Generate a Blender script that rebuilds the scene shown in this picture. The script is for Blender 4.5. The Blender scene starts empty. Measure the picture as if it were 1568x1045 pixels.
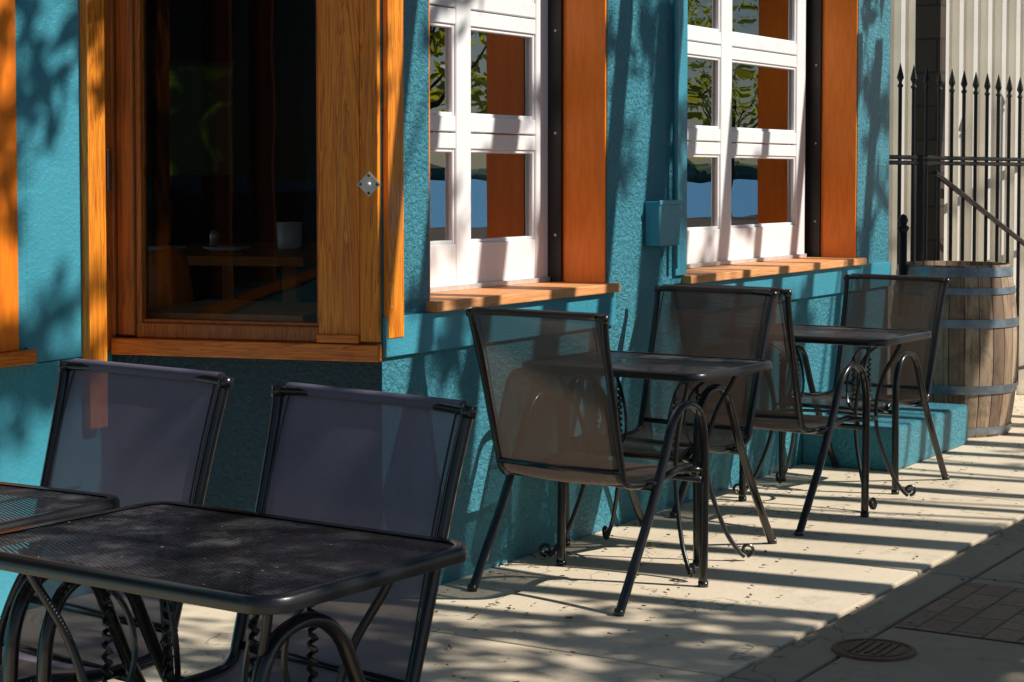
import bpy, math, random
from mathutils import Vector, Matrix
random.seed(7)
S=bpy.context.scene
col=S.collection
S.view_settings.view_transform='Standard'
S.view_settings.look='None'
S.view_settings.exposure=0

# ------------------------------------------------------------------ helpers
def empty(name,loc=(0,0,0),rz=0):
    o=bpy.data.objects.new(name,None); col.objects.link(o)
    o.location=loc; o.rotation_euler=(0,0,rz); o.empty_display_size=.1
    return o
def meshobj(name,verts,faces,mat,parent=None,smooth=False,mats=None,mi=None):
    me=bpy.data.meshes.new(name); me.from_pydata([tuple(v) for v in verts],[],faces)
    if mats:
        for m in mats: me.materials.append(m)
    elif mat: me.materials.append(mat)
    if mi: me.polygons.foreach_set('material_index',mi)
    me.polygons.foreach_set('use_smooth',[smooth]*len(me.polygons)); me.update()
    o=bpy.data.objects.new(name,me); col.objects.link(o)
    if parent: o.parent=parent
    return o
def box(name,x0,x1,y0,y1,z0,z1,mat,parent=None,bev=0):
    v=[(x,y,z) for x in(x0,x1) for y in(y0,y1) for z in(z0,z1)]
    f=[(0,1,3,2),(4,6,7,5),(0,4,5,1),(2,3,7,6),(0,2,6,4),(1,5,7,3)]
    o=meshobj(name,v,f,mat,parent)
    if bev:
        m=o.modifiers.new('bev','BEVEL'); m.width=bev; m.segments=2; m.limit_method='ANGLE'
    return o
def catmull(p,n=6,closed=False):
    p=[Vector(q) for q in p]; out=[]
    N=len(p)
    for i in range(N if closed else N-1):
        if closed: a,b,c,d=p[i-1],p[i],p[(i+1)%N],p[(i+2)%N]
        else: a=p[max(i-1,0)];b=p[i];c=p[i+1];d=p[min(i+2,N-1)]
        for k in range(n):
            t=k/n
            out.append(.5*((2*b)+(c-a)*t+(2*a-5*b+4*c-d)*t*t+(3*b-a-3*c+d)*t**3))
    if not closed: out.append(p[-1])
    return out
class M:
    def __init__(s): s.v=[];s.f=[];s.mi=[]
    def tube(s,path,r,n=8,ry=None,closed=False,up=(0,1,0),cap=True,mi=0):
        path=[Vector(q) for q in path]; N=len(path); base=len(s.v)
        rr=r if isinstance(r,(list,tuple)) else [r]*N
        U=Vector(up)
        for i,q in enumerate(path):
            if closed: t=path[(i+1)%N]-path[i-1]
            else: t=path[min(i+1,N-1)]-path[max(i-1,0)]
            t.normalize()
            a=U-t*U.dot(t)
            if a.length<1e-3: a=Vector((1,0,0))-t*t.x
            a.normalize(); U=a.copy(); b=t.cross(a)
            for k in range(n):
                w=2*math.pi*k/n
                s.v.append(q+a*(rr[i]*math.cos(w))*(ry if ry else 1)+b*(rr[i]*math.sin(w)))
        for i in range(N if closed else N-1):
            j=(i+1)%N
            for k in range(n):
                k2=(k+1)%n
                s.f.append((base+i*n+k,base+i*n+k2,base+j*n+k2,base+j*n+k)); s.mi.append(mi)
        if cap and not closed:
            s.f.append(tuple(base+k for k in range(n))[::-1]); s.mi.append(mi)
            s.f.append(tuple(base+(N-1)*n+k for k in range(n))); s.mi.append(mi)
    def box(s,x0,x1,y0,y1,z0,z1,mi=0,mat=None):
        b=len(s.v)
        for x in(x0,x1):
            for y in(y0,y1):
                for z in(z0,z1):
                    q=Vector((x,y,z)); s.v.append(mat@q if mat else q)
        for f in [(0,1,3,2),(4,6,7,5),(0,4,5,1),(2,3,7,6),(0,2,6,4),(1,5,7,3)]:
            s.f.append(tuple(b+k for k in f)); s.mi.append(mi)
    def lathe(s,prof,n=24,c=(0,0),mi=0,sq=None):
        b=len(s.v); N=len(prof)
        for r,z in prof:
            for k in range(n):
                w=2*math.pi*k/n; s.v.append(Vector((c[0]+r*math.cos(w),c[1]+r*math.sin(w),z)))
        for i in range(N-1):
            for k in range(n):
                k2=(k+1)%n
                s.f.append((b+i*n+k,b+i*n+k2,b+(i+1)*n+k2,b+(i+1)*n+k)); s.mi.append(mi)
    def obj(s,name,mat,parent=None,smooth=True,mats=None):
        o=meshobj(name,s.v,s.f,mat,parent,smooth,mats,s.mi if mats else None)
        return o
def asmooth(o,ang=40):
    m=o.modifiers.new('e','EDGE_SPLIT'); m.split_angle=math.radians(ang)

# ------------------------------------------------------------------ materials
class NT:
    def __init__(s,name):
        s.m=bpy.data.materials.new(name); s.m.use_nodes=True; s.t=s.m.node_tree; s.t.nodes.clear()
        s.out=s.n('ShaderNodeOutputMaterial')
    def n(s,t,**k):
        x=s.t.nodes.new(t)
        for a,b in k.items(): setattr(x,a,b)
        return x
    def l(s,a,b): s.t.links.new(a,b)
    def coord(s,scale=(1,1,1),kind='Object'):
        c=s.n('ShaderNodeTexCoord'); m=s.n('ShaderNodeMapping'); m.inputs['Scale'].default_value=scale
        s.l(c.outputs[kind],m.inputs['Vector']); return m.outputs['Vector']
    def noise(s,vec,scale,detail=4,rough=.55,dist=0):
        x=s.n('ShaderNodeTexNoise'); x.inputs['Scale'].default_value=scale; x.inputs['Detail'].default_value=detail
        x.inputs['Roughness'].default_value=rough; x.inputs['Distortion'].default_value=dist
        s.l(vec,x.inputs['Vector']); return x.outputs['Fac']
    def ramp(s,fac,stops,interp='LINEAR'):
        r=s.n('ShaderNodeValToRGB'); r.color_ramp.interpolation=interp
        e=r.color_ramp.elements
        while len(e)<len(stops): e.new(.5)
        for i,(p,c) in enumerate(stops):
            e[i].position=p; e[i].color=(c[0],c[1],c[2],1) if isinstance(c,(tuple,list)) else (c,c,c,1)
        s.l(fac,r.inputs['Fac']); return r.outputs['Color']
    def mix(s,a,b,f,mode='MIX'):
        x=s.n('ShaderNodeMix',data_type='RGBA',blend_type=mode)
        for inp,val in ((x.inputs[6],a),(x.inputs[7],b),(x.inputs[0],f)):
            if hasattr(val,'is_linked'): s.l(val,inp)
            elif isinstance(val,(tuple,list)): inp.default_value=(*val,1)
            else: inp.default_value=val
        return x.outputs[2]
    def math(s,op,a,b=None,c=None):
        x=s.n('ShaderNodeMath',operation=op)
        for i,val in enumerate((a,b,c)):
            if val is None: continue
            if hasattr(val,'is_linked'): s.l(val,x.inputs[i])
            else: x.inputs[i].default_value=val
        return x.outputs[0]
    def bump(s,h,strength=.3,dist=.01,nrm=None):
        b=s.n('ShaderNodeBump'); b.inputs['Strength'].default_value=strength; b.inputs['Distance'].default_value=dist
        s.l(h,b.inputs['Height'])
        if nrm: s.l(nrm,b.inputs['Normal'])
        return b.outputs['Normal']
    def pr(s,color,rough=.6,metal=0,nrm=None,spec=.5,coat=0):
        p=s.n('ShaderNodeBsdfPrincipled')
        for nm,val in (('Base Color',color),('Roughness',rough),('Metallic',metal),('Specular IOR Level',spec),('Coat Weight',coat)):
            i=p.inputs[nm]
            if hasattr(val,'is_linked'): s.l(val,i)
            elif isinstance(val,(tuple,list)): i.default_value=(*val,1)
            else: i.default_value=val
        if nrm: s.l(nrm,p.inputs['Normal'])
        return p.outputs[0]
    def fin(s,sh): s.l(sh,s.out.inputs['Surface']); return s.m

def m_stucco(name,c1,c2,bs=1.0,sc=52):
    t=NT(name); v=t.coord()
    big=t.noise(v,2.2,5,.6); fine=t.noise(v,sc,6,.62,.3); f2=t.noise(v,150,3,.6)
    fr=t.ramp(fine,[(.35,0),(.5,.4),(.66,1)])
    c=t.mix(c1,c2,t.ramp(big,[(.35,0),(.7,1)]))
    grime=t.noise(v,9,6,.7)
    c=t.mix(c,(c1[0]*.45+.01,c1[1]*.5,c1[2]*.5),t.ramp(grime,[(.60,0),(.80,.5)]))
    h=t.math('ADD',fr,t.math('MULTIPLY',f2,.5))
    return t.fin(t.pr(c,.36,nrm=t.bump(h,1.0 if bs>.9 else .4,.011*bs),spec=.65))
STUC=m_stucco('teal_stucco',(.046,.295,.385),(.070,.365,.465),1.0)
STUCD=m_stucco('shade_tinted_teal_stucco',(.008,.07,.105),(.011,.09,.13),1.3)  # teal stucco copy with the angled face's shade put into its colour
STUC2=m_stucco('teal_board',(.044,.285,.375),(.063,.335,.44),.35,60)
def m_wood(name,ca,cb,cc,axis='z',rough=.5,coat=.2,sc=1.0):
    t=NT(name)
    s={'z':(1,1,.05),'x':(.05,1,1),'y':(1,.05,1)}[axis]
    v=t.coord(tuple(k*sc for k in s))
    n1=t.noise(v,11,4,.6,1.4)
    w=t.math('FRACT',t.math('MULTIPLY',n1,11.0))
    ring=t.ramp(w,[(0,.0),(.70,.6),(.92,1),(1,0)])
    fib=t.noise(v,160,3,.6)
    c=t.mix(ca,cb,ring)
    c=t.mix(c,cc,t.ramp(fib,[(.5,0),(.8,.7)]))
    dirt=t.noise(t.coord(),5,5,.6)
    c=t.mix(c,tuple(k*.35 for k in ca),t.ramp(dirt,[(.6,0),(.85,.6)]))
    h=t.math('ADD',t.math('MULTIPLY',w,.5),fib)
    return t.fin(t.pr(c,rough,nrm=t.bump(h,.25,.003),coat=coat))
WOOD=m_wood('honey_wood_vertical',(.98,.34,.016),(.56,.12,.005),(.28,.06,.005))
WOODX=m_wood('honey_wood_horizontal',(.86,.24,.012),(.48,.10,.006),(.22,.05,.005),'x')
WOODD=m_wood('dark_stained_wood',(.50,.15,.012),(.28,.06,.006),(.1,.03,.005))
WOODS=m_wood('sill_wood',(.88,.42,.17),(.76,.29,.09),(.40,.14,.03),'x',.6,0)
t=NT('orange_painted_jamb'); v=t.coord((1,1,.12))
g=t.noise(v,70,4,.6); c=t.mix((.98,.245,.006),(.86,.195,.005),t.ramp(g,[(.4,0),(.65,1)]))
ORANGE=t.fin(t.pr(c,.5,nrm=t.bump(g,.2,.002)))
t=NT('white_door_paint'); v=t.coord()
d=t.noise(v,6,6,.65); c=t.mix((.88,.87,.87),(.76,.73,.70),t.ramp(d,[(.5,0),(.8,.7)]))
WHITE=t.fin(t.pr(c,.42,nrm=t.bump(t.noise(v,90,2),.08,.002)))
def m_plain(name,c,rough=.5,metal=0,spec=.5,var=.25,bs=.1,sc=20,coat=0):
    t=NT(name); v=t.coord(); n=t.noise(v,sc,5,.6)
    cc=t.mix(c,tuple(k*(1-var) for k in c),t.ramp(n,[(.35,0),(.7,1)]))
    return t.fin(t.pr(cc,rough,metal,nrm=t.bump(t.noise(v,sc*6,3),bs,.002),spec=spec,coat=coat))
DARK=m_plain('dark_track',(.015,.013,.012),.5)
BLACKM=m_plain('black_powder_coat',(.012,.012,.014),.33,0,.6,.3,.08,30,.2)
GATEM=m_plain('black_iron',(.010,.009,.009),.42,0,.35,.3,.3,30)
BRONZE=m_plain('dark_bronze_frame',(.018,.016,.017),.26,.3,.7,.3,.06,25,.4)
STEEL=m_plain('steel_plate',(.78,.76,.72),.4,.4)
HOOP=m_plain('galvanised_hoop',(.30,.35,.40),.42,.65,.5,.45,.3,14)
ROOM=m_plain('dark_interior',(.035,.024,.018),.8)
ROOMW=m_plain('interior_wood',(.70,.27,.07),.4)
CREAM=m_plain('cup_ceramic',(.9,.87,.78),.3)
ORPL=m_plain('orange_plastic',(.9,.22,.03),.35)
t=NT('panel_green'); v=t.coord(); n=t.noise(v,4.5,2,.5,1.0)
c=t.ramp(n,[(.50,(.05,.08,.02)),(.56,(.16,.32,.02)),(.62,(.65,.95,.06))]); PANEL=t.fin(t.pr(c,.6))

def m_sling(name,c1,c2,cd,trc,tf,h0,h1):
    t=NT(name); v=t.coord()
    sx=t.n('ShaderNodeSeparateXYZ'); t.l(v,sx.inputs[0])
    wy=t.math('SINE',t.math('MULTIPLY',sx.outputs[1],2*math.pi/.0060))
    wz=t.math('SINE',t.math('MULTIPLY',t.math('ADD',sx.outputs[2],sx.outputs[0]),2*math.pi/.0070))
    wv=t.math('MULTIPLY',wy,wz)
    nn=t.noise(v,5,4,.6)
    colr=t.mix(c1,c2,t.ramp(nn,[(.3,0),(.7,1)]))
    colr=t.mix(colr,cd,t.ramp(wv,[(.45,0),(.8,.6)]))
    p=t.pr(colr,.45,nrm=t.bump(wv,.2,.001),spec=.6)
    tl=t.n('ShaderNodeBsdfTranslucent'); tl.inputs[0].default_value=(*trc,1)
    ms=t.n('ShaderNodeMixShader'); ms.inputs[0].default_value=tf; t.l(p,ms.inputs[1]); t.l(tl.outputs[0],ms.inputs[2])
    tr=t.n('ShaderNodeBsdfTransparent')
    m2=t.n('ShaderNodeMixShader'); t.l(t.ramp(wv,[(.10,h0),(.6,h1)]),m2.inputs[0])
    t.l(ms.outputs[0],m2.inputs[1]); t.l(tr.outputs[0],m2.inputs[2]); return t.fin(m2.outputs[0])
SLING=m_sling('sling_fabric_grey',(.18,.165,.235),(.25,.23,.31),(.10,.09,.12),(.20,.18,.25),.30,.04,.18)
SLINGB=m_sling('sling_fabric_bronze',(.055,.048,.050),(.09,.075,.072),(.02,.017,.017),(.17,.11,.075),.34,.10,.42)

t=NT('expanded_metal'); v=t.coord(); sx=t.n('ShaderNodeSeparateXYZ'); t.l(v,sx.inputs[0])
a=t.math('ADD',t.math('MULTIPLY',sx.outputs[0],1/.010),t.math('MULTIPLY',sx.outputs[1],1/.020))
b=t.math('SUBTRACT',t.math('MULTIPLY',sx.outputs[0],1/.010),t.math('MULTIPLY',sx.outputs[1],1/.020))
fa=t.math('ABSOLUTE',t.math('SUBTRACT',t.math('FRACT',a),.5)); fb=t.math('ABSOLUTE',t.math('SUBTRACT',t.math('FRACT',b),.5))
mx=t.math('MAXIMUM',fa,fb)
hole=t.ramp(mx,[(.17,1),(.22,0)])
n=t.noise(v,12,5,.65)
c=t.mix((.016,.015,.018),(.13,.12,.12),t.ramp(n,[(.50,0),(.75,1)]))
sp=t.noise(v,60,3,.7); c=t.mix(c,(.55,.52,.48),t.ramp(sp,[(.67,0),(.71,.85)]))
p=t.pr(c,t.ramp(n,[(.3,.22),(.7,.45)]),0,nrm=t.bump(mx,1.0,.006),spec=.9)
tr=t.n('ShaderNodeBsdfTransparent'); m2=t.n('ShaderNodeMixShader'); t.l(hole,m2.inputs[0]); t.l(p,m2.inputs[1]); t.l(tr.outputs[0],m2.inputs[2])
MESHM=t.fin(m2.outputs[0])

def m_glass(name,ior,tint):
    t=NT(name); fr=t.n('ShaderNodeFresnel'); fr.inputs[0].default_value=ior
    nz=t.noise(t.coord(),2.5,1); bp=t.bump(nz,.05,.02)
    gl=t.n('ShaderNodeBsdfGlossy'); gl.inputs['Roughness'].default_value=0.0; t.l(bp,gl.inputs['Normal'])
    tr=t.n('ShaderNodeBsdfTransparent'); tr.inputs[0].default_value=(*tint,1)
    m=t.n('ShaderNodeMixShader'); t.l(fr.outputs[0],m.inputs[0]); t.l(tr.outputs[0],m.inputs[1]); t.l(gl.outputs[0],m.inputs[2])
    return t.fin(m.outputs[0])
GLASS=m_glass('window_glass',5.0,(.9,.9,.9)); GLASS2=m_glass('window_glass_shaded',1.3,(.95,.95,.95))

def m_conc(name,c1,c2):
    t=NT(name); v=t.coord()
    a=t.noise(v,1.3,6,.65); b=t.noise(v,26,5,.7); s=t.noise(v,190,2,.7)
    c=t.mix(c1,c2,t.ramp(a,[(.35,0),(.7,1)]))
    c=t.mix(c,tuple(k*.6 for k in c2),t.ramp(b,[(.57,0),(.8,.5)]))
    c=t.mix(c,tuple(k*.4 for k in c2),t.ramp(s,[(.62,0),(.74,.5)]))
    st=t.noise(v,4.5,7,.72); c=t.mix(c,tuple(k*.5 for k in c2),t.ramp(st,[(.56,0),(.68,.4)]))
    vo=t.n('ShaderNodeTexVoronoi',feature='DISTANCE_TO_EDGE'); vo.inputs['Scale'].default_value=.8
    wv=t.n('ShaderNodeVectorMath',operation='ADD'); t.l(v,wv.inputs[0])
    nzc=t.n('ShaderNodeTexNoise'); nzc.inputs['Scale'].default_value=3; nzc.inputs['Detail'].default_value=5; t.l(v,nzc.inputs['Vector'])
    t.l(nzc.outputs['Color'],wv.inputs[1]); t.l(wv.outputs[0],vo.inputs['Vector'])
    crack=t.ramp(vo.outputs['Distance'],[(.0,1),(.008,0)]); c=t.mix(c,tuple(k*.3 for k in c2),t.math('MULTIPLY',crack,.75))
    h=t.math('ADD',b,t.math('MULTIPLY',s,.5))
    return t.fin(t.pr(c,.85,nrm=t.bump(h,.4,.005),spec=.25))
CONC=m_conc('sidewalk_concrete',(.84,.71,.53),(.72,.60,.44))
CONCB=m_conc('outer_walk_concrete',(.48,.39,.28),(.36,.29,.21))
CONC2=m_conc('old_concrete',(.30,.26,.21),(.22,.19,.15))
GROUND=m_conc('ground_soil',(.13,.10,.08),(.08,.06,.05))
t=NT('brick_pavers'); v=t.coord(); br=t.n('ShaderNodeTexBrick'); t.l(v,br.inputs['Vector'])
br.inputs['Scale'].default_value=1; br.inputs['Brick Width'].default_value=.21; br.inputs['Row Height'].default_value=.105; br.inputs['Mortar Size'].default_value=.005
br.inputs['Color1'].default_value=(.32,.20,.13,1); br.inputs['Color2'].default_value=(.42,.29,.19,1); br.inputs['Mortar'].default_value=(.14,.11,.08,1)
n=t.noise(v,40,4); c=t.mix(br.outputs['Color'],(.18,.13,.09),t.ramp(n,[(.45,0),(.75,.7)]))
hb=t.math('SUBTRACT',1,br.outputs['Fac']); PAVE=t.fin(t.pr(c,.85,nrm=t.bump(hb,.6,.006)))
t=NT('dark_brick'); v=t.coord()
cb=t.n('ShaderNodeCombineXYZ'); sx=t.n('ShaderNodeSeparateXYZ'); t.l(v,sx.inputs[0]); t.l(t.math('ADD',sx.outputs[1],sx.outputs[0]),cb.inputs[0]); t.l(sx.outputs[2],cb.inputs[1])
br=t.n('ShaderNodeTexBrick'); t.l(cb.outputs[0],br.inputs['Vector']); br.inputs['Scale'].default_value=1
br.inputs['Brick Width'].default_value=.4; br.inputs['Row Height'].default_value=.2; br.inputs['Mortar Size'].default_value=.008
br.inputs['Color1'].default_value=(.05,.033,.024,1); br.inputs['Color2'].default_value=(.065,.043,.03,1); br.inputs['Mortar'].default_value=(.02,.015,.012,1)
DBRICK=t.fin(t.pr(br.outputs['Color'],.8))
CORR=m_plain('cream_corrugated_steel',(.93,.88,.79),.45,0,.5,.12,.1,3)
t=NT('bark'); v=t.coord((1,1,.25)); n=t.noise(v,14,6,.7); c=t.mix((.10,.075,.055),(.04,.03,.022),n); BARK=t.fin(t.pr(c,.9,nrm=t.bump(n,.8,.03)))
def m_leaf(name,cs,tc):
    t=NT(name); v=t.coord(); n=t.noise(v,1.2,3); c=t.ramp(n,[(.3,cs[0]),(.55,cs[1]),(.75,cs[2])])
    p=t.pr(c,.5); tl=t.n('ShaderNodeBsdfTranslucent'); t.l(t.mix(c,tc,.5),tl.inputs[0]); ms=t.n('ShaderNodeMixShader'); ms.inputs[0].default_value=.5
    t.l(p,ms.inputs[1]); t.l(tl.outputs[0],ms.inputs[2]); return t.fin(ms.outputs[0])
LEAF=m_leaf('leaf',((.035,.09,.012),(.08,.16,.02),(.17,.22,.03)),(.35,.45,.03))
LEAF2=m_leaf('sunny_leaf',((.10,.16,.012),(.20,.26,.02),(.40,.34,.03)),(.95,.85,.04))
FAR=m_plain('hazed_far_foliage',(.13,.21,.16),.9,0,.2,.5,.1,.12)  # distance haze is put into this paler foliage colour
t=NT('lake_water'); v=t.coord((.3,1,1)); n=t.noise(v,.6,5,.65)
c=t.mix((.10,.42,.85),(.18,.54,.92),n)
WATER=t.fin(t.pr(c,.35,nrm=t.bump(n,.3,.15),spec=.3))
t=NT('barrel_oak'); v=t.coord(); sx=t.n('ShaderNodeSeparateXYZ'); t.l(v,sx.inputs[0])
ang=t.math('MULTIPLY',t.math('ADD',t.math('ARCTAN2',sx.outputs[1],sx.outputs[0]),math.pi),26/(2*math.pi))
idn=t.math('FLOOR',ang); wn=t.n('ShaderNodeTexWhiteNoise',noise_dimensions='1D'); t.l(idn,wn.inputs['W'])
fr=t.math('ABSOLUTE',t.math('SUBTRACT',t.math('FRACT',ang),.5))
c=t.ramp(wn.outputs['Value'],[(0,(.22,.14,.09)),(.5,(.36,.24,.15)),(1,(.50,.37,.25))])
gv=t.coord((1,1,.08)); gn=t.noise(gv,45,5,.65); c=t.mix(c,(.08,.045,.025),t.ramp(gn,[(.46,0),(.72,.85)]))
st=t.noise(t.coord(),6,6,.7); c=t.mix(c,(.05,.035,.025),t.ramp(st,[(.52,0),(.72,.75)]))
c=t.mix(c,(.02,.012,.008),t.ramp(fr,[(.455,0),(.49,1)]))
hh=t.math('SUBTRACT',gn,t.ramp(fr,[(.45,0),(.49,2)])); OAK=t.fin(t.pr(c,.7,nrm=t.bump(hh,.5,.004)))

# ------------------------------------------------------------------ camera
C=Vector((0,-3.473,1.38)); th=math.radians(31.6); p=math.radians(2.5)
cam=bpy.data.cameras.new('camera'); co=bpy.data.objects.new('camera',cam); col.objects.link(co)
co.location=C
F=Vector((math.cos(th)*math.cos(p),math.sin(th)*math.cos(p),-math.sin(p)))
co.rotation_euler=F.to_track_quat('-Z','Y').to_euler()
cam.sensor_width=36; cam.lens=2850/1568*36; cam.clip_end=3000
cam.shift_y=-(252-2850*math.tan(p))/1568
S.camera=co

# ------------------------------------------------------------------ light
EL=math.radians(40); BE=math.radians(107)
L=Vector((math.cos(EL)*math.cos(BE),math.cos(EL)*math.sin(BE),-math.sin(EL)))
sd=bpy.data.lights.new('sun','SUN'); sd.energy=5; sd.angle=math.radians(.5); sd.color=(1,.95,.87)
so=bpy.data.objects.new('sun',sd); col.objects.link(so); so.rotation_euler=L.to_track_quat('-Z','Y').to_euler(); so.location=(8,-8,10)
w=bpy.data.worlds.new('World'); S.world=w; w.use_nodes=True; nt=w.node_tree; bg=nt.nodes['Background']
sky=nt.nodes.new('ShaderNodeTexSky'); sky.sky_type='NISHITA'; sky.sun_disc=False; sky.sun_elevation=EL; sky.sun_rotation=math.atan2(-L.x,-L.y)
sky.dust_density=.2; sky.ozone_density=2.5; sky.air_density=1.0
nt.links.new(sky.outputs[0],bg.inputs[0]); bg.inputs[1].default_value=.05

# ------------------------------------------------------------------ ground
meshobj('ground',[(-900,-900,-.03),(900,-900,-.03),(900,900,-.03),(-900,900,-.03)],[(0,1,2,3)],GROUND)
meshobj('lake_water',[(-850,-850,-.02),(850,-850,-.02),(850,-24,-.02),(-850,-24,-.02)],[(0,1,2,3)],WATER)
sw=empty('sidewalk')
m=M(); m2_=M(); x=4.65-1.6*6
while x<14:
    m.box(x+.006,x+1.594,-1.302,.93,-.15,0)
    for (a,b) in ((-3.7,-2.518),(-2.502,-1.50),(-1.488,-1.318)): m2_.box(x+.006,x+1.594,a,b,-.15,0)
    x+=1.6
for q_,nm,mt in ((m,'slabs',CONC),(m2_,'outer_slabs',CONCB)):
    o=q_.obj(nm,mt,sw,False); bm=o.modifiers.new('b','BEVEL'); bm.width=.009; bm.segments=2
box('curb',-6,14,-3.86,-3.71,-.15,.0,CONC2,sw,.01)
meshobj('road',[(-200,-12,-.026),(200,-12,-.026),(200,-3.86,-.026),(-200,-3.86,-.026)],[(0,1,2,3)],m_plain('asphalt',(.05,.05,.05),.9))
meshobj('alley',[(9.7,.93,-.01),(14.2,.93,-.01),(14.2,5,-.01),(9.7,5,-.01)],[(0,1,2,3)],CONC2)
meshobj('brick_paving',[(5.42,-3.2,.004),(6.15,-3.2,.004),(6.15,-1.51,.004),(5.42,-1.51,.004)],[(0,1,2,3)],PAVE)
mh=M(); mh.lathe([(0,.012),(.09,.012),(.092,.009),(.105,.009),(.107,.013),(.120,.012),(.125,.001)],32)
for k in range(5): mh.box(-.07,.07,-.05+k*.025-.004,-.05+k*.025+.004,.01,.016)
o=mh.obj('manhole_cover',m_plain('cast_iron',(.18,.10,.06),.6,.3),None,False); o.location=(5.12,-1.56,-.004)
d=M()
for i in range(800):
    x=random.uniform(3,11); y=-abs(random.gauss(0,.5)) if random.random()<.5 else random.uniform(-3,0)
    if y<-3.4: continue
    a=random.random()*6.28; s=random.uniform(.003,.011); b=len(d.v)
    for (u,v_) in ((-1,-.5),(1,-.4),(1.2,.5),(-.8,.6)):
        d.v.append(Vector((x+s*(u*math.cos(a)-v_*math.sin(a)),y+s*(u*math.sin(a)+v_*math.cos(a)),.006+random.random()*.006)))
    d.f.append((b,b+1,b+2,b+3)); d.mi.append(0)
d.obj('leaf_litter',m_plain('dry_leaf',(.16,.09,.03),.8),None,False)

# ------------------------------------------------------------------ building
B=empty('teal_cafe_building')
H=3.6
m=M()
m.box(4.85,5.12,0,.2,0,H); m.box(6.35,7.02,0,.3,0,H); m.box(9.0,9.46,0,.3,0,H)
m.box(5.12,6.35,0,.3,0,.93); m.box(5.12,6.35,0,.3,2.62,H)
m.box(7.02,9.0,0,.3,0,.93); m.box(7.02,9.0,0,.3,2.62,H)
m.obj('street_wall',STUC,B,False)
box('end_wall',9.16,9.46,.3,5,0,H,STUC,B)
ang=math.radians(105.2)
FA=empty('angled_face',(4.85,0,0),ang); FA.parent=B
def fb(name,s0,s1,o0,o1,z0,z1,mat,bev=.003): return box(name,s0,s1,o0,o1,z0,z1,mat,FA,bev)
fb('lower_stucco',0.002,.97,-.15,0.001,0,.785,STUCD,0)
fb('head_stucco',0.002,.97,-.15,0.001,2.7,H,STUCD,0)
fb('corner_core',.002,.2,-.12,-.004,.79,2.7,WOODD)
fb('corner_trim',.004,.066,-.02,.022,.85,2.75,WOOD)
fb('casing_board',.069,.212,-.02,.016,.85,2.75,WOOD)
fb('casing_block',.069,.215,.016,.03,.845,.872,WOODX)
fb('inner_stop_r',.2125,.226,-.05,-.004,.88,2.7,WOODD)
meshobj('glass_pane',[(.226,-.03,.88),(.862,-.03,.88),(.862,-.03,2.7),(.226,-.03,2.7)],[(3,2,1,0)],GLASS2,FA)
fb('inner_stop_l',.852,.872,-.05,.0,.88,2.7,WOODD)
fb('left_stile',.873,.92,-.06,.014,.85,2.7,WOODD,.006)
fb('left_stile_groove',.9215,.94,-.06,.002,.85,2.7,WOODD,.003)
fb('left_stile_outer',.9415,.985,-.06,.02,.85,2.7,WOODD,.006)
fb('bottom_rail',.2125,.872,-.05,.004,.842,.893,WOODD,.006)
fb('bottom_rail_cap',.2125,.872,-.05,-.01,.893,.905,WOODD,.003)
fb('window_sill',.0,.95,-.06,.035,.787,.8415,WOODX,.004)
lt=fb('latch_plate',-.028,.028,-.0015,.0015,-.028,.028,STEEL,0)
lt.location=(.034,.0245,1.355); lt.rotation_euler=(0,math.radians(45),0)
for (dx,dz) in ((.0,.028),(0,-.028),(.028,0),(-.028,0)):
    s=M(); s.lathe([(.0,.0045),(.004,.003),(.005,0)],10); oo=s.obj('latch_screw',DARK,FA); oo.location=(.034+dx,.026,1.355+dz); oo.rotation_euler=(-math.pi/2,0,0)
s=M(); s.lathe([(.0,.008),(.007,.006),(.008,0)],12); oo=s.obj('latch_knob',STEEL,FA); oo.location=(.034,.026,1.355); oo.rotation_euler=(-math.pi/2,0,0)
box('corner_trim_return',4.856,4.944,-.022,-.001,.86,2.75,WOOD,B,.003)
m=M(); m.box(-3,4.62,.93,1.1,0,.80); m.box(-3,4.62,.93,1.1,2.9,H); m.box(4.0,4.62,.93,1.1,.80,2.9); m.box(-3,-1.4,.93,1.1,.8,2.9); m.obj('left_wall',STUC2,B,False)
box('siding_lap_low',-3,4.448,.916,.9295,.365,.785,STUC2,B,.003)
box('siding_lap_upper',4.205,4.448,.916,.9295,.788,2.9,STUC2,B,.003)
box('siding_lap_edge',4.152,4.2045,.916,.9295,.838,2.9,STUC2,B,0)
box('left_post_trim',4.448,4.53,.885,.9295,.55,2.9,WOOD,B,.004)
box('left_post_filler',4.531,4.60,.915,.9295,.80,2.9,WOODD,B,.002)
box('hinge',4.546,4.56,.895,.914,1.33,1.47,DARK,B,.002)
box('left_window_trim',3.9,4.15,.895,.9155,.835,2.9,ORANGE,B,.003)
box('left_window_sill',-1.5,4.20,.87,.9155,.79,.834,WOODX,B,.003)
for xm in (1.2,2.55): box('left_window_mullion',xm,xm+.09,.90,.98,.835,2.9,WOODD,B,.003)
meshobj('left_window_glass',[(-1.4,.96,.835),(3.95,.96,.835),(3.95,.96,2.9),(-1.4,.96,2.9)],[(0,1,2,3)],GLASS2,B)
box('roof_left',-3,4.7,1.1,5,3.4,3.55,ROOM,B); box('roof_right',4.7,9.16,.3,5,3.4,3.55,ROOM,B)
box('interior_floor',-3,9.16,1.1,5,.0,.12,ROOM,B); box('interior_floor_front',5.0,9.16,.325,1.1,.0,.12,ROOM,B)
m=M(); m.box(-3,.5,5,5.2,0,H); m.box(.5,6.3,5,5.2,0,.9); m.box(.5,6.3,5,5.2,2.9,H); m.box(6.3,9.46,5,5.2,0,H)  # unseen openings added in the back wall to let sky light in
for k in range(1,4): m.box(.5+k*1.45-.04,.5+k*1.45+.04,5.02,5.18,.9,2.9)
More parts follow.
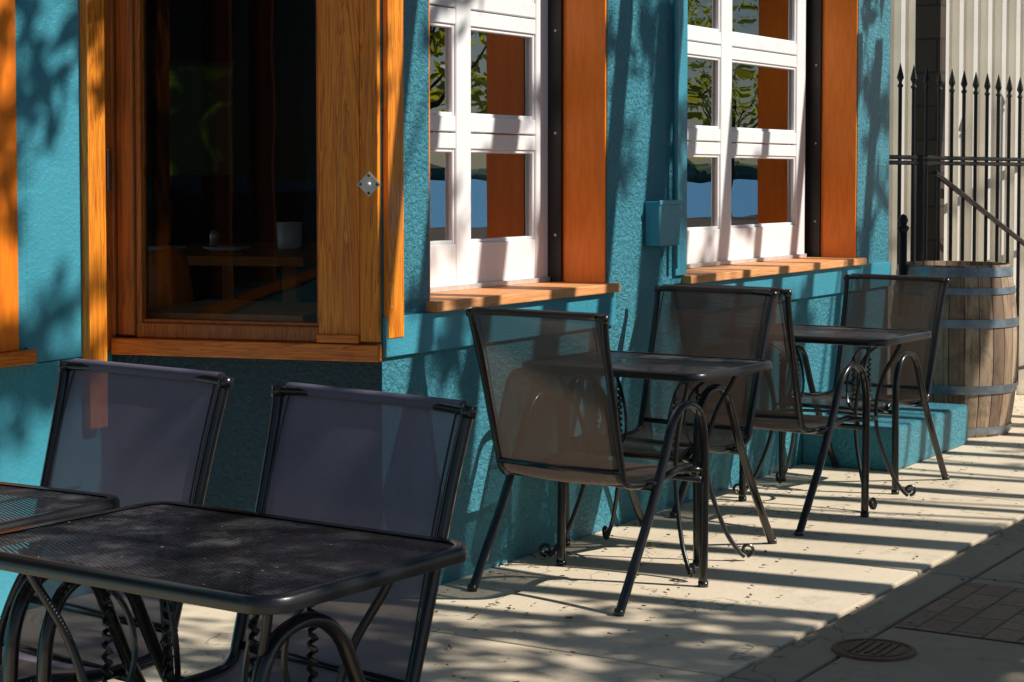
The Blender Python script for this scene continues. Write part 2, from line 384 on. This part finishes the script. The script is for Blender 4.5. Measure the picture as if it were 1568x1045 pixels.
m.obj('interior_back_wall',ROOM,B,False); box('interior_side_wall',-3.2,-3,.93,5,0,H,ROOM,B)
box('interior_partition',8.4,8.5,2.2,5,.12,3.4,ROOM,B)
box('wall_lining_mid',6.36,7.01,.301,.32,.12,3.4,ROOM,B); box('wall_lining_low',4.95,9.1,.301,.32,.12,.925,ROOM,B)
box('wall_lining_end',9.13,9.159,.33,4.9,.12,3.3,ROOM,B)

def door(name,x0,xm0,xm1,x1,w):
    D=empty(name); D.parent=B
    m=M(); y0=.25; y1=.30
    zr=[(.965,1.135),(1.48,1.60),(1.93,2.05),(2.40,2.55)]
    st=[(x0,x0+w),(xm0,xm1),(x1-w,x1)]
    for a,b in st: m.box(a,b,y0,y1,.965,2.55)
    for i,(za,zb) in enumerate(zr):
        for (a,b) in ((st[0][1],st[1][0]),(st[1][1],st[2][0])):
            if i in(1,2):
                zm=(za+zb)/2; m.box(a,b,y0+.002,y1-.002,za,zm-.003); m.box(a,b,y0+.002,y1-.002,zm+.003,zb)
            else: m.box(a,b,y0+.002,y1-.002,za,zb)
    for i in range(3):
        za=zr[i][1]; zb=zr[i+1][0]
        for (a,b) in ((st[0][1],st[1][0]),(st[1][1],st[2][0])):
            e=.013
            m.box(a,a+e,y0+.008,y1-.008,za,zb); m.box(b-e,b,y0+.008,y1-.008,za,zb)
            m.box(a+e,b-e,y0+.009,y1-.009,za,za+e); m.box(a+e,b-e,y0+.009,y1-.009,zb-e,zb)
    o=m.obj('door_frame',WHITE,D,False); bb=o.modifiers.new('b','BEVEL'); bb.width=.003; bb.segments=1
    g=M(); g.v+= [Vector(q) for q in ((x0+.02,.275,1.0),(x1-.02,.275,1.0),(x1-.02,.275,2.5),(x0+.02,.275,2.5))]; g.f.append((0,1,2,3)); g.mi.append(0)
    g.obj('glass_panes',GLASS,D,False)
    box('seal_strip',x0+.03,x1-.01,.235,.249,.967,.985,STEEL,D)
door('garage_window',5.10,5.665,5.765,6.325,.095)
door('garage_window_wide',7.0,7.91,8.03,8.92,.115)
for (xa,xb,nm) in ((5.12,6.35,'narrow'),(7.02,9.0,'wide')):
    box('jamb_right_'+nm,xb-.012,xb+.0,.004,.19,.967,2.62,ORANGE,B)
    box('jamb_left_'+nm,xa,xa+.012,.004,.19,.967,2.62,ORANGE,B)
    box('track_right_'+nm,xb-.03,xb-.002,.191,.30,.967,2.62,DARK,B)
    box('track_left_'+nm,xa+.002,xa+.02,.191,.2495,.967,2.62,DARK,B)
    for z in (1.15,1.55,1.95,2.3):
        s=M(); s.lathe([(0,.004),(.005,.003),(.006,0)],8); oo=s.obj('jamb_screw',STEEL,B); oo.location=(xb-.031,.215,z); oo.rotation_euler=(0,-math.pi/2,0)
    box('sill_'+nm,xa-.02,xb+.03,-.045,.26,.931,.966,WOODS,B,.004)
    box('apron_'+nm,xa-.27 if nm=='narrow' else 6.91,xb+.04 if nm=='narrow' else 9.455,-.018,-.001,.80,.9295,STUC2,B,.003)
box('pilaster_trim',6.915,7.018,-.016,-.001,.968,3.3,STUC2,B,.003)
eb=empty('electrical_box'); eb.parent=B
box('cover',6.66,6.85,-.07,-.001,1.10,1.28,STUC2,eb,.006); box('lid_edge',6.655,6.855,-.075,-.068,1.265,1.285,STUC2,eb,.003)
m=M(); m.tube([(6.88,-.03,1.0),(6.88,-.03,3.3)],.012,8); m.tube([(6.85,-.03,1.19),(6.88,-.03,1.19)],.01,8,up=(0,0,1)); m.obj('conduit',STUC2,eb)
st=empty('teal_step')
box('step_block',8.29,9.38,-.47,-.002,0,.205,STUC,st,.015)
# interior furniture
IT=empty('dining_table')
m=M()
Tm=Matrix.Translation((6.85,2.15,0))@Matrix.Rotation(math.radians(20),4,'Z')
m.box(-.85,.75,-.5,.5,1.0,1.04,0,Tm)
for a in(-.65,.65):
    for b in(-.38,.38): m.box(a-.03,a+.03,b-.03,b+.03,.12,1.0,0,Tm)
m.obj('table',ROOMW,IT,False)
cu=empty('candle_cup'); s=M(); s.lathe([(0,1.045),(.05,1.045),(.056,1.06),(.06,1.17),(.055,1.17),(.05,1.08),(0,1.08)],24)
o=s.obj('cup',CREAM,cu); cu.location=(6.75,1.88,0)
pl=M()
for (a,b) in ((6.45,2.0),(6.3,2.25)): pl.lathe([(0,1.045),(.07,1.045),(.11,1.062),(.105,1.066),(.07,1.052),(0,1.052)],24,(a,b))
pl.obj('plate',CREAM,None)
s=M(); s.lathe([(0,1.045),(.018,1.045),(.018,1.10),(.012,1.12),(0,1.122)],12,(6.8,2.38)); s.lathe([(0,1.045),(.018,1.045),(.018,1.10),(.012,1.12),(0,1.122)],12,(6.86,2.42)); s.obj('salt_shaker',STEEL)
ch=empty('orange_chair',(5.62,1.50,0)); vv=[];ff=[]
for i in range(9):
    for j in range(9):
        a=(j-4)/4*.9; z=.62+.48*i/8
        vv.append((.25*math.sin(a),-.22*math.cos(a)+.22+(.08*i/8),z-.16*(abs(a)/.9)**2*(i/8)))
for i in range(8):
    for j in range(8): ff.append((i*9+j,i*9+j+1,i*9+j+10,i*9+j+9))
o=meshobj('shell_back',vv,ff,ORPL,ch,True); sm=o.modifiers.new('s','SOLIDIFY'); sm.thickness=.02
m=M(); m.box(-.22,.22,.02,.45,.60,.625)
for a in(-.19,.19):
    for b in(.05,.41): m.box(a-.015,a+.015,b-.015,b+.015,.12,.60)
m.obj('seat_and_legs',ORPL,ch,False)
bn=empty('window_ledge'); m=M(); Rm=Matrix.Translation((4.85,0,0))@Matrix.Rotation(ang,4,'Z')
m.box(.34,1.0,-.80,-.16,.885,.915,0,Rm)
for a in (.36,.92): m.box(a,a+.05,-.74,-.2,.12,.885,0,Rm)
m.obj('ledge',ROOMW,bn,False)
pp=empty('green_panel'); box('sheet',-.14,.14,-.004,.004,0,.48,PANEL,pp); box('rail',-.15,.15,-.008,.008,.48,.50,DARK,pp); pp.location=(6.32,2.03,1.385); pp.rotation_euler=(0,0,math.radians(-55))  # hanging sheet with a green noise pattern

# ------------------------------------------------------------------ chairs
HW=.292; IW=.248
def chair_meshes():
    fr=M()
    for sgn in(1,-1):
        y=sgn*HW
        p=[(0,y,0),(.08,y,.13),(.165,y,.27),(.245,y,.42),(.29,y,.52),(.32,y,.58),(.365,y,.618),(.42,y,.625),(.475,y,.60),(.508,y,.54),(.520,y,.45),(.520,y,.25),(.515,y,0)]
        fr.tube(catmull(p,6),.0128,10,1.3,up=(0,1,0))
        q=[(-.045,sgn*(IW+.016),.940),(-.030,sgn*(IW+.010),.88),(.0,sgn*(IW+.004),.77),(.045,sgn*IW,.60),(.085,sgn*(IW-.004),.455),(.105,sgn*(IW-.004),.402),(.16,sgn*IW,.385),(.30,sgn*IW,.385),(.43,sgn*IW,.405),(.50,sgn*IW,.40),(.53,sgn*IW,.372)]
        fr.tube(catmull(q,6),.0125,8)
        fr.tube([(.222,sgn*(IW-.0),.385),(.222,sgn*HW,.385)],.011,8,up=(1,0,0)); fr.tube([(.47,sgn*IW,.40),(.52,sgn*HW,.395)],.011,8,up=(0,0,1))
        fr.tube([(.516,sgn*HW,.0),(.516,sgn*HW,.018)],.018,10,up=(1,0,0)); fr.tube([(-.002,sgn*HW,.0),(.006,sgn*HW,.018)],.018,10,up=(1,0,0))
        fr.tube([(-.043,sgn*(IW+.015),.925),(-.047,sgn*(IW+.017),.948)],.0155,10,up=(1,0,0))
    tb=catmull([(-.046,-(IW+.014),.938),(-.052,-IW*.6,.942),(-.056,0,.943),(-.052,IW*.6,.942),(-.046,(IW+.014),.938)],6)
    fr.tube(tb,.0110,8,up=(0,0,1))
    fr.tube([(.222,-HW,.372),(.222,HW,.372)],.011,8,up=(1,0,0)); fr.tube([(.50,-HW,.365),(.50,HW,.365)],.011,8,up=(1,0,0))
    fr.tube([(.085,-IW,.435),(.075,0,.431),(.085,IW,.435)],.010,8,up=(1,0,0))
    sl=M()
    prof=catmull([(-.058,0,.948),(-.036,0,.885),(.0,0,.77),(.045,0,.60),(.085,0,.455),(.107,0,.405),(.16,0,.388),(.30,0,.386),(.43,0,.406),(.50,0,.402),(.53,0,.375)],4)
    NJ=12
    for i,q in enumerate(prof):
        t=i/(len(prof)-1)
        for j in range(NJ+1):
            w=(j/NJ*2-1); sag=(1-w*w)*.016*math.sin(math.pi*t)
            hw=IW+.004+(.012*(q.z-.45)/.5 if q.z>.45 else 0)
            if q.z>.55: sl.v.append(Vector((q.x-sag*.9+.002,w*hw,q.z+(.004*(1-w*w) if i==0 else 0))))
            else: sl.v.append(Vector((q.x-sag*.3,w*hw,q.z-sag)))
    for i in range(len(prof)-1):
        for j in range(NJ):
            a=i*(NJ+1)+j; sl.f.append((a,a+1,a+NJ+2,a+NJ+1)); sl.mi.append(0)
    b0=len(sl.v)
    for k in range(9):
        a=math.radians(-60+k*35)
        for j in range(NJ+1):
            w=(j/NJ*2-1); sl.v.append(Vector((-.055+.001-.014*math.cos(a),w*(IW-.006),.942+.014*math.sin(a))))
    for k in range(8):
        for j in range(NJ):
            a=b0+k*(NJ+1)+j; sl.f.append((a,a+1,a+NJ+2,a+NJ+1)); sl.mi.append(0)
    hem=M()
    for sgn in(1,-1):
        hem.tube([Vector((q.x+.006,sgn*(IW-.016),q.z+.004)) for q in prof],.0022,6)
    return fr,sl,hem
fr,sl,hem=chair_meshes()
cm={}
def chair(x,y,deg,bronze=False,sc=1):
    e=empty('patio_chair',(x,y,0),math.radians(deg)); e.scale=(sc,sc,sc)
    if not cm:
        a=fr.obj('frame',BRONZE,e); b=sl.obj('sling',SLING,e); c=hem.obj('hem',BRONZE,e)
        cm.update(a=a.data,b=b.data,c=c.data); b2=b.data.copy(); b2.materials[0]=SLINGB; cm['b2']=b2
    else:
        for k,nm in (('a','frame'),('b2' if bronze else 'b','sling'),('c','hem')):
            o=bpy.data.objects.new(nm,cm[k]); col.objects.link(o); o.parent=e
    return e
chair(3.00,-.640,173,False,1.01); chair(2.93,-1.305,171)
chair(5.14,-.43,-5,True); chair(6.47,-.375,173,True); chair(6.67,-.40,-8,True); chair(8.25,-.46,173,True,.965)

# ------------------------------------------------------------------ tables
def table(x,y,lx,ly,rot=0,z=.72):
    e=empty('metal_bistro_table',(x,y,0),math.radians(rot))
    hx,hy,r=lx/2,ly/2,.06
    ring=[]
    for cx_,cy_,a0 in ((hx-r,hy-r,0),(-hx+r,hy-r,90),(-hx+r,-hy+r,180),(hx-r,-hy+r,270)):
        for k in range(7):
            a=math.radians(a0+k*15); ring.append((cx_+r*math.cos(a),cy_+r*math.sin(a),z-.012))
    m=M()
    b=len(m.v); N=len(ring)
    cx0=[Vector(q) for q in ring]
    prof=[(-.022,.012),(-.004,.013),(.002,.008),(.003,-.004),(.001,-.014),(-.004,-.016),(-.008,-.012),(-.008,.006),(-.022,.006)]
    for q in cx0:
        nx=max(min(q.x,hx-r),-(hx-r)); ny=max(min(q.y,hy-r),-(hy-r)); n=(Vector((q.x-nx,q.y-ny,0))).normalized()
        for (o_,zz) in prof: m.v.append(q+n*o_+Vector((0,0,zz)))
    P=len(prof)
    for i in range(N):
        j=(i+1)%N
        for k in range(P-1): m.f.append((b+i*P+k,b+j*P+k,b+j*P+k+1,b+i*P+k+1)); m.mi.append(0)
    m.tube([(-hx+.02,0,z-.018),(hx-.02,0,z-.018)],.008,6,up=(0,0,1))
    m.tube([(0,-hy+.02,z-.018),(0,hy-.02,z-.018)],.008,6,up=(0,0,1))
    for sx_ in(1,-1):
        for sy in(1,-1):
            ax,ay=sx_*(hx-.11),sy*(hy-.10)
            p=[(ax,ay,z-.015),(ax*.93,ay*.95,z-.07),(ax*.72,ay*.78,z-.18),(ax*.62,ay*.68,z-.30),(ax*.66,ay*.70,.28),(ax*.86,ay*.86,.12),(ax*1.0,ay*1.0,.045),(ax*1.10,ay*1.08,.018)]
            m.tube(catmull(p,6),.0085,8)
            sc=[]
            dx=Vector((ax*.10,ay*.08,0)).normalized(); c0=Vector((ax*1.10,ay*1.08,.018))+dx*.008+Vector((0,0,.012))
            for k in range(22):
                a=-math.pi/2+k*.33; rr=.024*(1-k/30); sc.append(c0+dx*(rr*math.cos(a)*1.1)+Vector((0,0,rr*math.sin(a)+.012-.0)))
            m.tube(sc,.0065,6)
            p=[(ax*.93,ay*.95,z-.05),(ax*.6,ay*.75,z-.055),(ax*.35,ay*.55,z-.11),(ax*.30,ay*.45,z-.2),(ax*.42,ay*.5,z-.29),(ax*.60,ay*.66,z-.32)]
            m.tube(catmull(p,5),.006,6)
            tw=[(ax*.45+.007*math.cos(k*1.3),ay*.6+.007*math.sin(k*1.3),z-.1-.0045*k) for k in range(44)]
            m.tube(tw,.005,5)
    rg=[(.62*(hx-.11)*math.cos(a)*1.2,.68*(hy-.1)*math.sin(a)*1.2,.36) for a in [k*math.pi/16 for k in range(32)]]
    m.tube(rg,.007,6,closed=True,up=(0,0,1))
    m.obj('rim_and_legs',BLACKM,e); asmooth(e.children[0],50)
    tv=[(q[0]*.985,q[1]*.985,z-.003) for q in ring]
    meshobj('expanded_metal_top',tv,[tuple(range(len(tv)))],MESHM,e)
    return e
table(2.545,-1.265,.56,.80,-3); table(2.54,-.40,.58,.82,1)
table(5.90,-.41,.58,.74,-3); table(7.45,-.46,.56,.76,-3)

# ------------------------------------------------------------------ barrel
bl=empty('wine_barrel',(9.84,-.235,0)); bl.scale=(1.07,1.07,1); m=M()
def br_(z): return .275+.042*(1-((z-.455)/.455)**2)
pr=[(br_(k/24*.91),k/24*.91) for k in range(25)]
m.lathe([(0,.0)]+pr+[(.262,.91),(.258,.87),(0,.868)],52); o=m.obj('staves',OAK,bl); asmooth(o,50)
m=M()
for z,hgt in ((.035,.04),(.255,.045),(.605,.045),(.775,.035),(.875,.05)):
    m.lathe([(br_(z-hgt/2)+.001,z-hgt/2),(br_(z-hgt/2)+.006,z-hgt/2),(br_(z+hgt/2)+.006,z+hgt/2),(br_(z+hgt/2)+.001,z+hgt/2)],52)
o=m.obj('hoops',HOOP,bl); asmooth(o,50)

# ------------------------------------------------------------------ background
cw=empty('corrugated_metal_wall',(12.6,-.75,0),math.radians(143)); m=M(); y=0; pts=[]
while y<5.0:
    pts+= [(y,0),(y+.045,0),(y+.060,.055),(y+.090,.055)]; y+=.105
n=len(pts)
for (a,b) in pts: m.v.append(Vector((a,b,-.05)))
for (a,b) in pts: m.v.append(Vector((a,b,4.2)))
for i in range(n-1): m.f.append((i,i+1,n+i+1,n+i)); m.mi.append(0)
m.obj('sheet',CORR,cw,False); box('backing',0,5.0,-.1,-.01,-.05,4.2,CORR,cw)
box('brick_pillar',10.8,10.90,.18,.335,0,4.2,DBRICK)

FE=empty('iron_fence'); A=Vector((9.60,.07,0)); Bq=Vector((11.9,-.12,0)); dv=(Bq-A); Ln=dv.length; dv.normalize()
m=M(); s=0; k=0
def finial(m,p,r=1):
    b=M(); b.lathe([(0.0,0),(.009,0),(.016,.012),(.009,.022),(.008,.03),(.018,.05),(.012,.075),(0.001,.12)],8)
    off=len(m.v); m.v+=[v*r+p for v in b.v]; m.f+=[tuple(i+off for i in f) for f in b.f]; m.mi+=b.mi
while s<Ln:
    q=A+dv*s; h=1.86
    m.tube([q+Vector((0,0,.08)),q+Vector((0,0,h))],.011,8,up=(1,0,0)); finial(m,q+Vector((0,0,h)),1.15)
    s+=.175; k+=1
for z in (.18,1.455,1.485): m.tube([A+Vector((0,0,z)),Bq+Vector((0,0,z))],.012,6,up=(0,0,1))
for s_ in (.42,Ln):
    q=A+dv*s_; m.tube([q,q+Vector((0,0,1.5 if s_<1 else 1.9))],.026,4,up=(1,0,0))
m.tube([A+dv*.6+Vector((0,-.02,1.40)),A+dv*2.1+Vector((0,-.02,.92))],.016,6)
m.obj('pickets_and_rails',GATEM,FE,False)
m=M(); m.tube([(9.60,-.03,0),(9.60,-.03,1.10)],.022,10,up=(1,0,0)); m.lathe([(.022,1.08),(.033,1.10),(.033,1.11),(.018,1.12),(.028,1.145),(.018,1.17),(0,1.18)],12,(9.60,-.03))
m.obj('iron_post',GATEM)

# ------------------------------------------------------------------ unseen pergola added over the kerb to cast the bar shadows
PG=empty('shadow_pergola'); m=M(); hz=3.4
rd=math.radians(98)
x=6.0
while x<12.2:
    a=Vector((x,-5.1,hz))
    wv_=random.choice((.035,.05,.06,.085))
    Mx=Matrix.Translation(a)@Matrix.Rotation(rd+random.uniform(-.02,.02),4,'Z')
    m.box(-.9,3.6,-wv_,wv_,-.05,.05,0,Mx); x+=random.choice((.24,.38,.42,.46))
m.box(5.6,12.4,-5.75,-5.12,hz-.09,hz-.062)  # unseen board added for the crisp shade edge on the pavement
for xx in (6.4,11.4): m.box(xx,xx+.12,-5.5,-5.38,0,hz-.092)
m.obj('beams',BARK,PG,False)

# ------------------------------------------------------------------ trees
def leaves(m,c,r,n,size,flat=.7):
    for _ in range(n):
        while True:
            q=Vector((random.uniform(-1,1),random.uniform(-1,1),random.uniform(-1,1)))
            if q.length<=1: break
        q=Vector((q.x*r,q.y*r,q.z*r*flat))+c
        a=Vector((random.gauss(0,1),random.gauss(0,1),random.gauss(0,.6))).normalized()
        b=a.cross(Vector((random.gauss(0,1),random.gauss(0,1),random.gauss(0,1)))).normalized()
        s=size*random.uniform(.6,1.3); k=len(m.v)
        m.v+=[q-a*s,q-b*s*.42-a*s*.1,q+a*s,q+b*s*.42-a*s*.1]; m.f.append((k,k+1,k+2,k+3)); m.mi.append(0)
def limb(m,a,b,r0,r1):
    a=Vector(a);b=Vector(b); mid=(a+b)/2+Vector((random.uniform(-.2,.2),random.uniform(-.2,.2),.15))
    P=catmull([a,mid,b],5); m.tube(P,[r0+(r1-r0)*i/(len(P)-1) for i in range(len(P))],8)
def up(T,z):
    T=Vector(T); t=(z-T.z)/(-L.z); return T-L*t
fol=M(); centers=[]
def target(T,z,r,n,size=.07):
    c=up(T,z); centers.append(c); leaves(fol,c,r,n,size)
for i in range(66):
    target((random.uniform(2.2,9.0),random.uniform(-3.6,-2.0),0),random.uniform(4.2,6),.45,90)
for i in range(26):
    target((random.uniform(2.6,4.7),random.uniform(-1.9,-1.5),0),random.uniform(4.2,6),.40,90)
for i in range(38):
    T=(random.uniform(1.6,4.5),random.uniform(-1.9,-.2),random.uniform(0,.7))
    if T[0]<3.0 and T[1]>-.75: continue
    target(T,random.uniform(4.2,6),.40,75)
for i in range(12):
    target((random.uniform(4.1,5.3),random.uniform(-1.4,-.35),0),random.uniform(4.2,6),.26,45)
for i in range(26):
    target((random.uniform(3.2,4.6),.93,random.uniform(.3,2.3)),random.uniform(5.0,7.2),.22,30,.09)
for i in range(36):
    target((random.uniform(4.9,9.4),0,random.uniform(.5,2.4)),random.uniform(4.8,7.2),.17,18,.085)
for i in range(12):
    target((random.uniform(8.5,11),random.uniform(-1.8,-1.0),0),random.uniform(4.4,6),.3,40)
T1=empty('shade_tree'); fol.obj('foliage',LEAF,T1,False)
for ti,(tx,ty) in enumerate(((4.8,-9.2),(9.5,-9.6))):
    e=T1 if ti==0 else empty('shade_tree')
    m=M(); m.tube(catmull([(tx,ty,-.05),(tx+.1,ty+.1,1.5),(tx,ty+.25,3.0)],6),[.26-.008*i for i in range(13)],12,up=(1,0,0))
    near=[c for c in centers if (abs(c.x-tx)<abs(c.x-(14.3-tx)))]
    for c in near[::4]: limb(m,(tx,ty+.25,2.7+random.random()*.4),c,.035,.008)
    m.obj('trunk_and_limbs',BARK,e)
e2=[o for o in bpy.data.objects if o.name=='shade_tree.001'][0]; f2=M()
for i in range(14): leaves(f2,Vector((8.6+random.gauss(0,.6),-10.4+random.gauss(0,.4),random.uniform(4.2,5.2))),.7,90,.09)
f2.obj('foliage',LEAF,e2,False)
def tree(x,y,h,r,sz,lo=.34):
    e=empty('park_tree'); m=M(); m.tube(catmull([(x,y,-.05),(x+.2,y,h*.3),(x,y+.2,h*.62)],5),[.22*h/8*(1-i*.07) for i in range(11)],8,up=(1,0,0))
    f=M()
    for i in range(26):
        a=random.random()*6.28; rr=r*math.sqrt(random.random()); c=Vector((x+rr*math.cos(a),y+rr*math.sin(a),h*lo+h*(.96-lo)*random.random()))
        if i%3==0: limb(m,(x,y,h*lo),c,.06,.015)
        leaves(f,c,r*.36,60,sz)
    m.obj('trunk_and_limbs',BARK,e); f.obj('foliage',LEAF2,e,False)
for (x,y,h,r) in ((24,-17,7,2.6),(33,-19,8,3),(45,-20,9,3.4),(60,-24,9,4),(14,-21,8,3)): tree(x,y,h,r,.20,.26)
m=M()
for k in range(260):
    a=math.radians(-80+k*.55); R=620+random.uniform(-30,30); x=R*math.cos(a);y=R*math.sin(a)
    if y>-60: continue
    h=random.uniform(3,7.5); b=len(m.v)
    m.lathe([(7,0),(8,h*.4),(6,h*.75),(2,h)],7,(x,y))
m.obj('distant_tree_line',FAR,None,False)
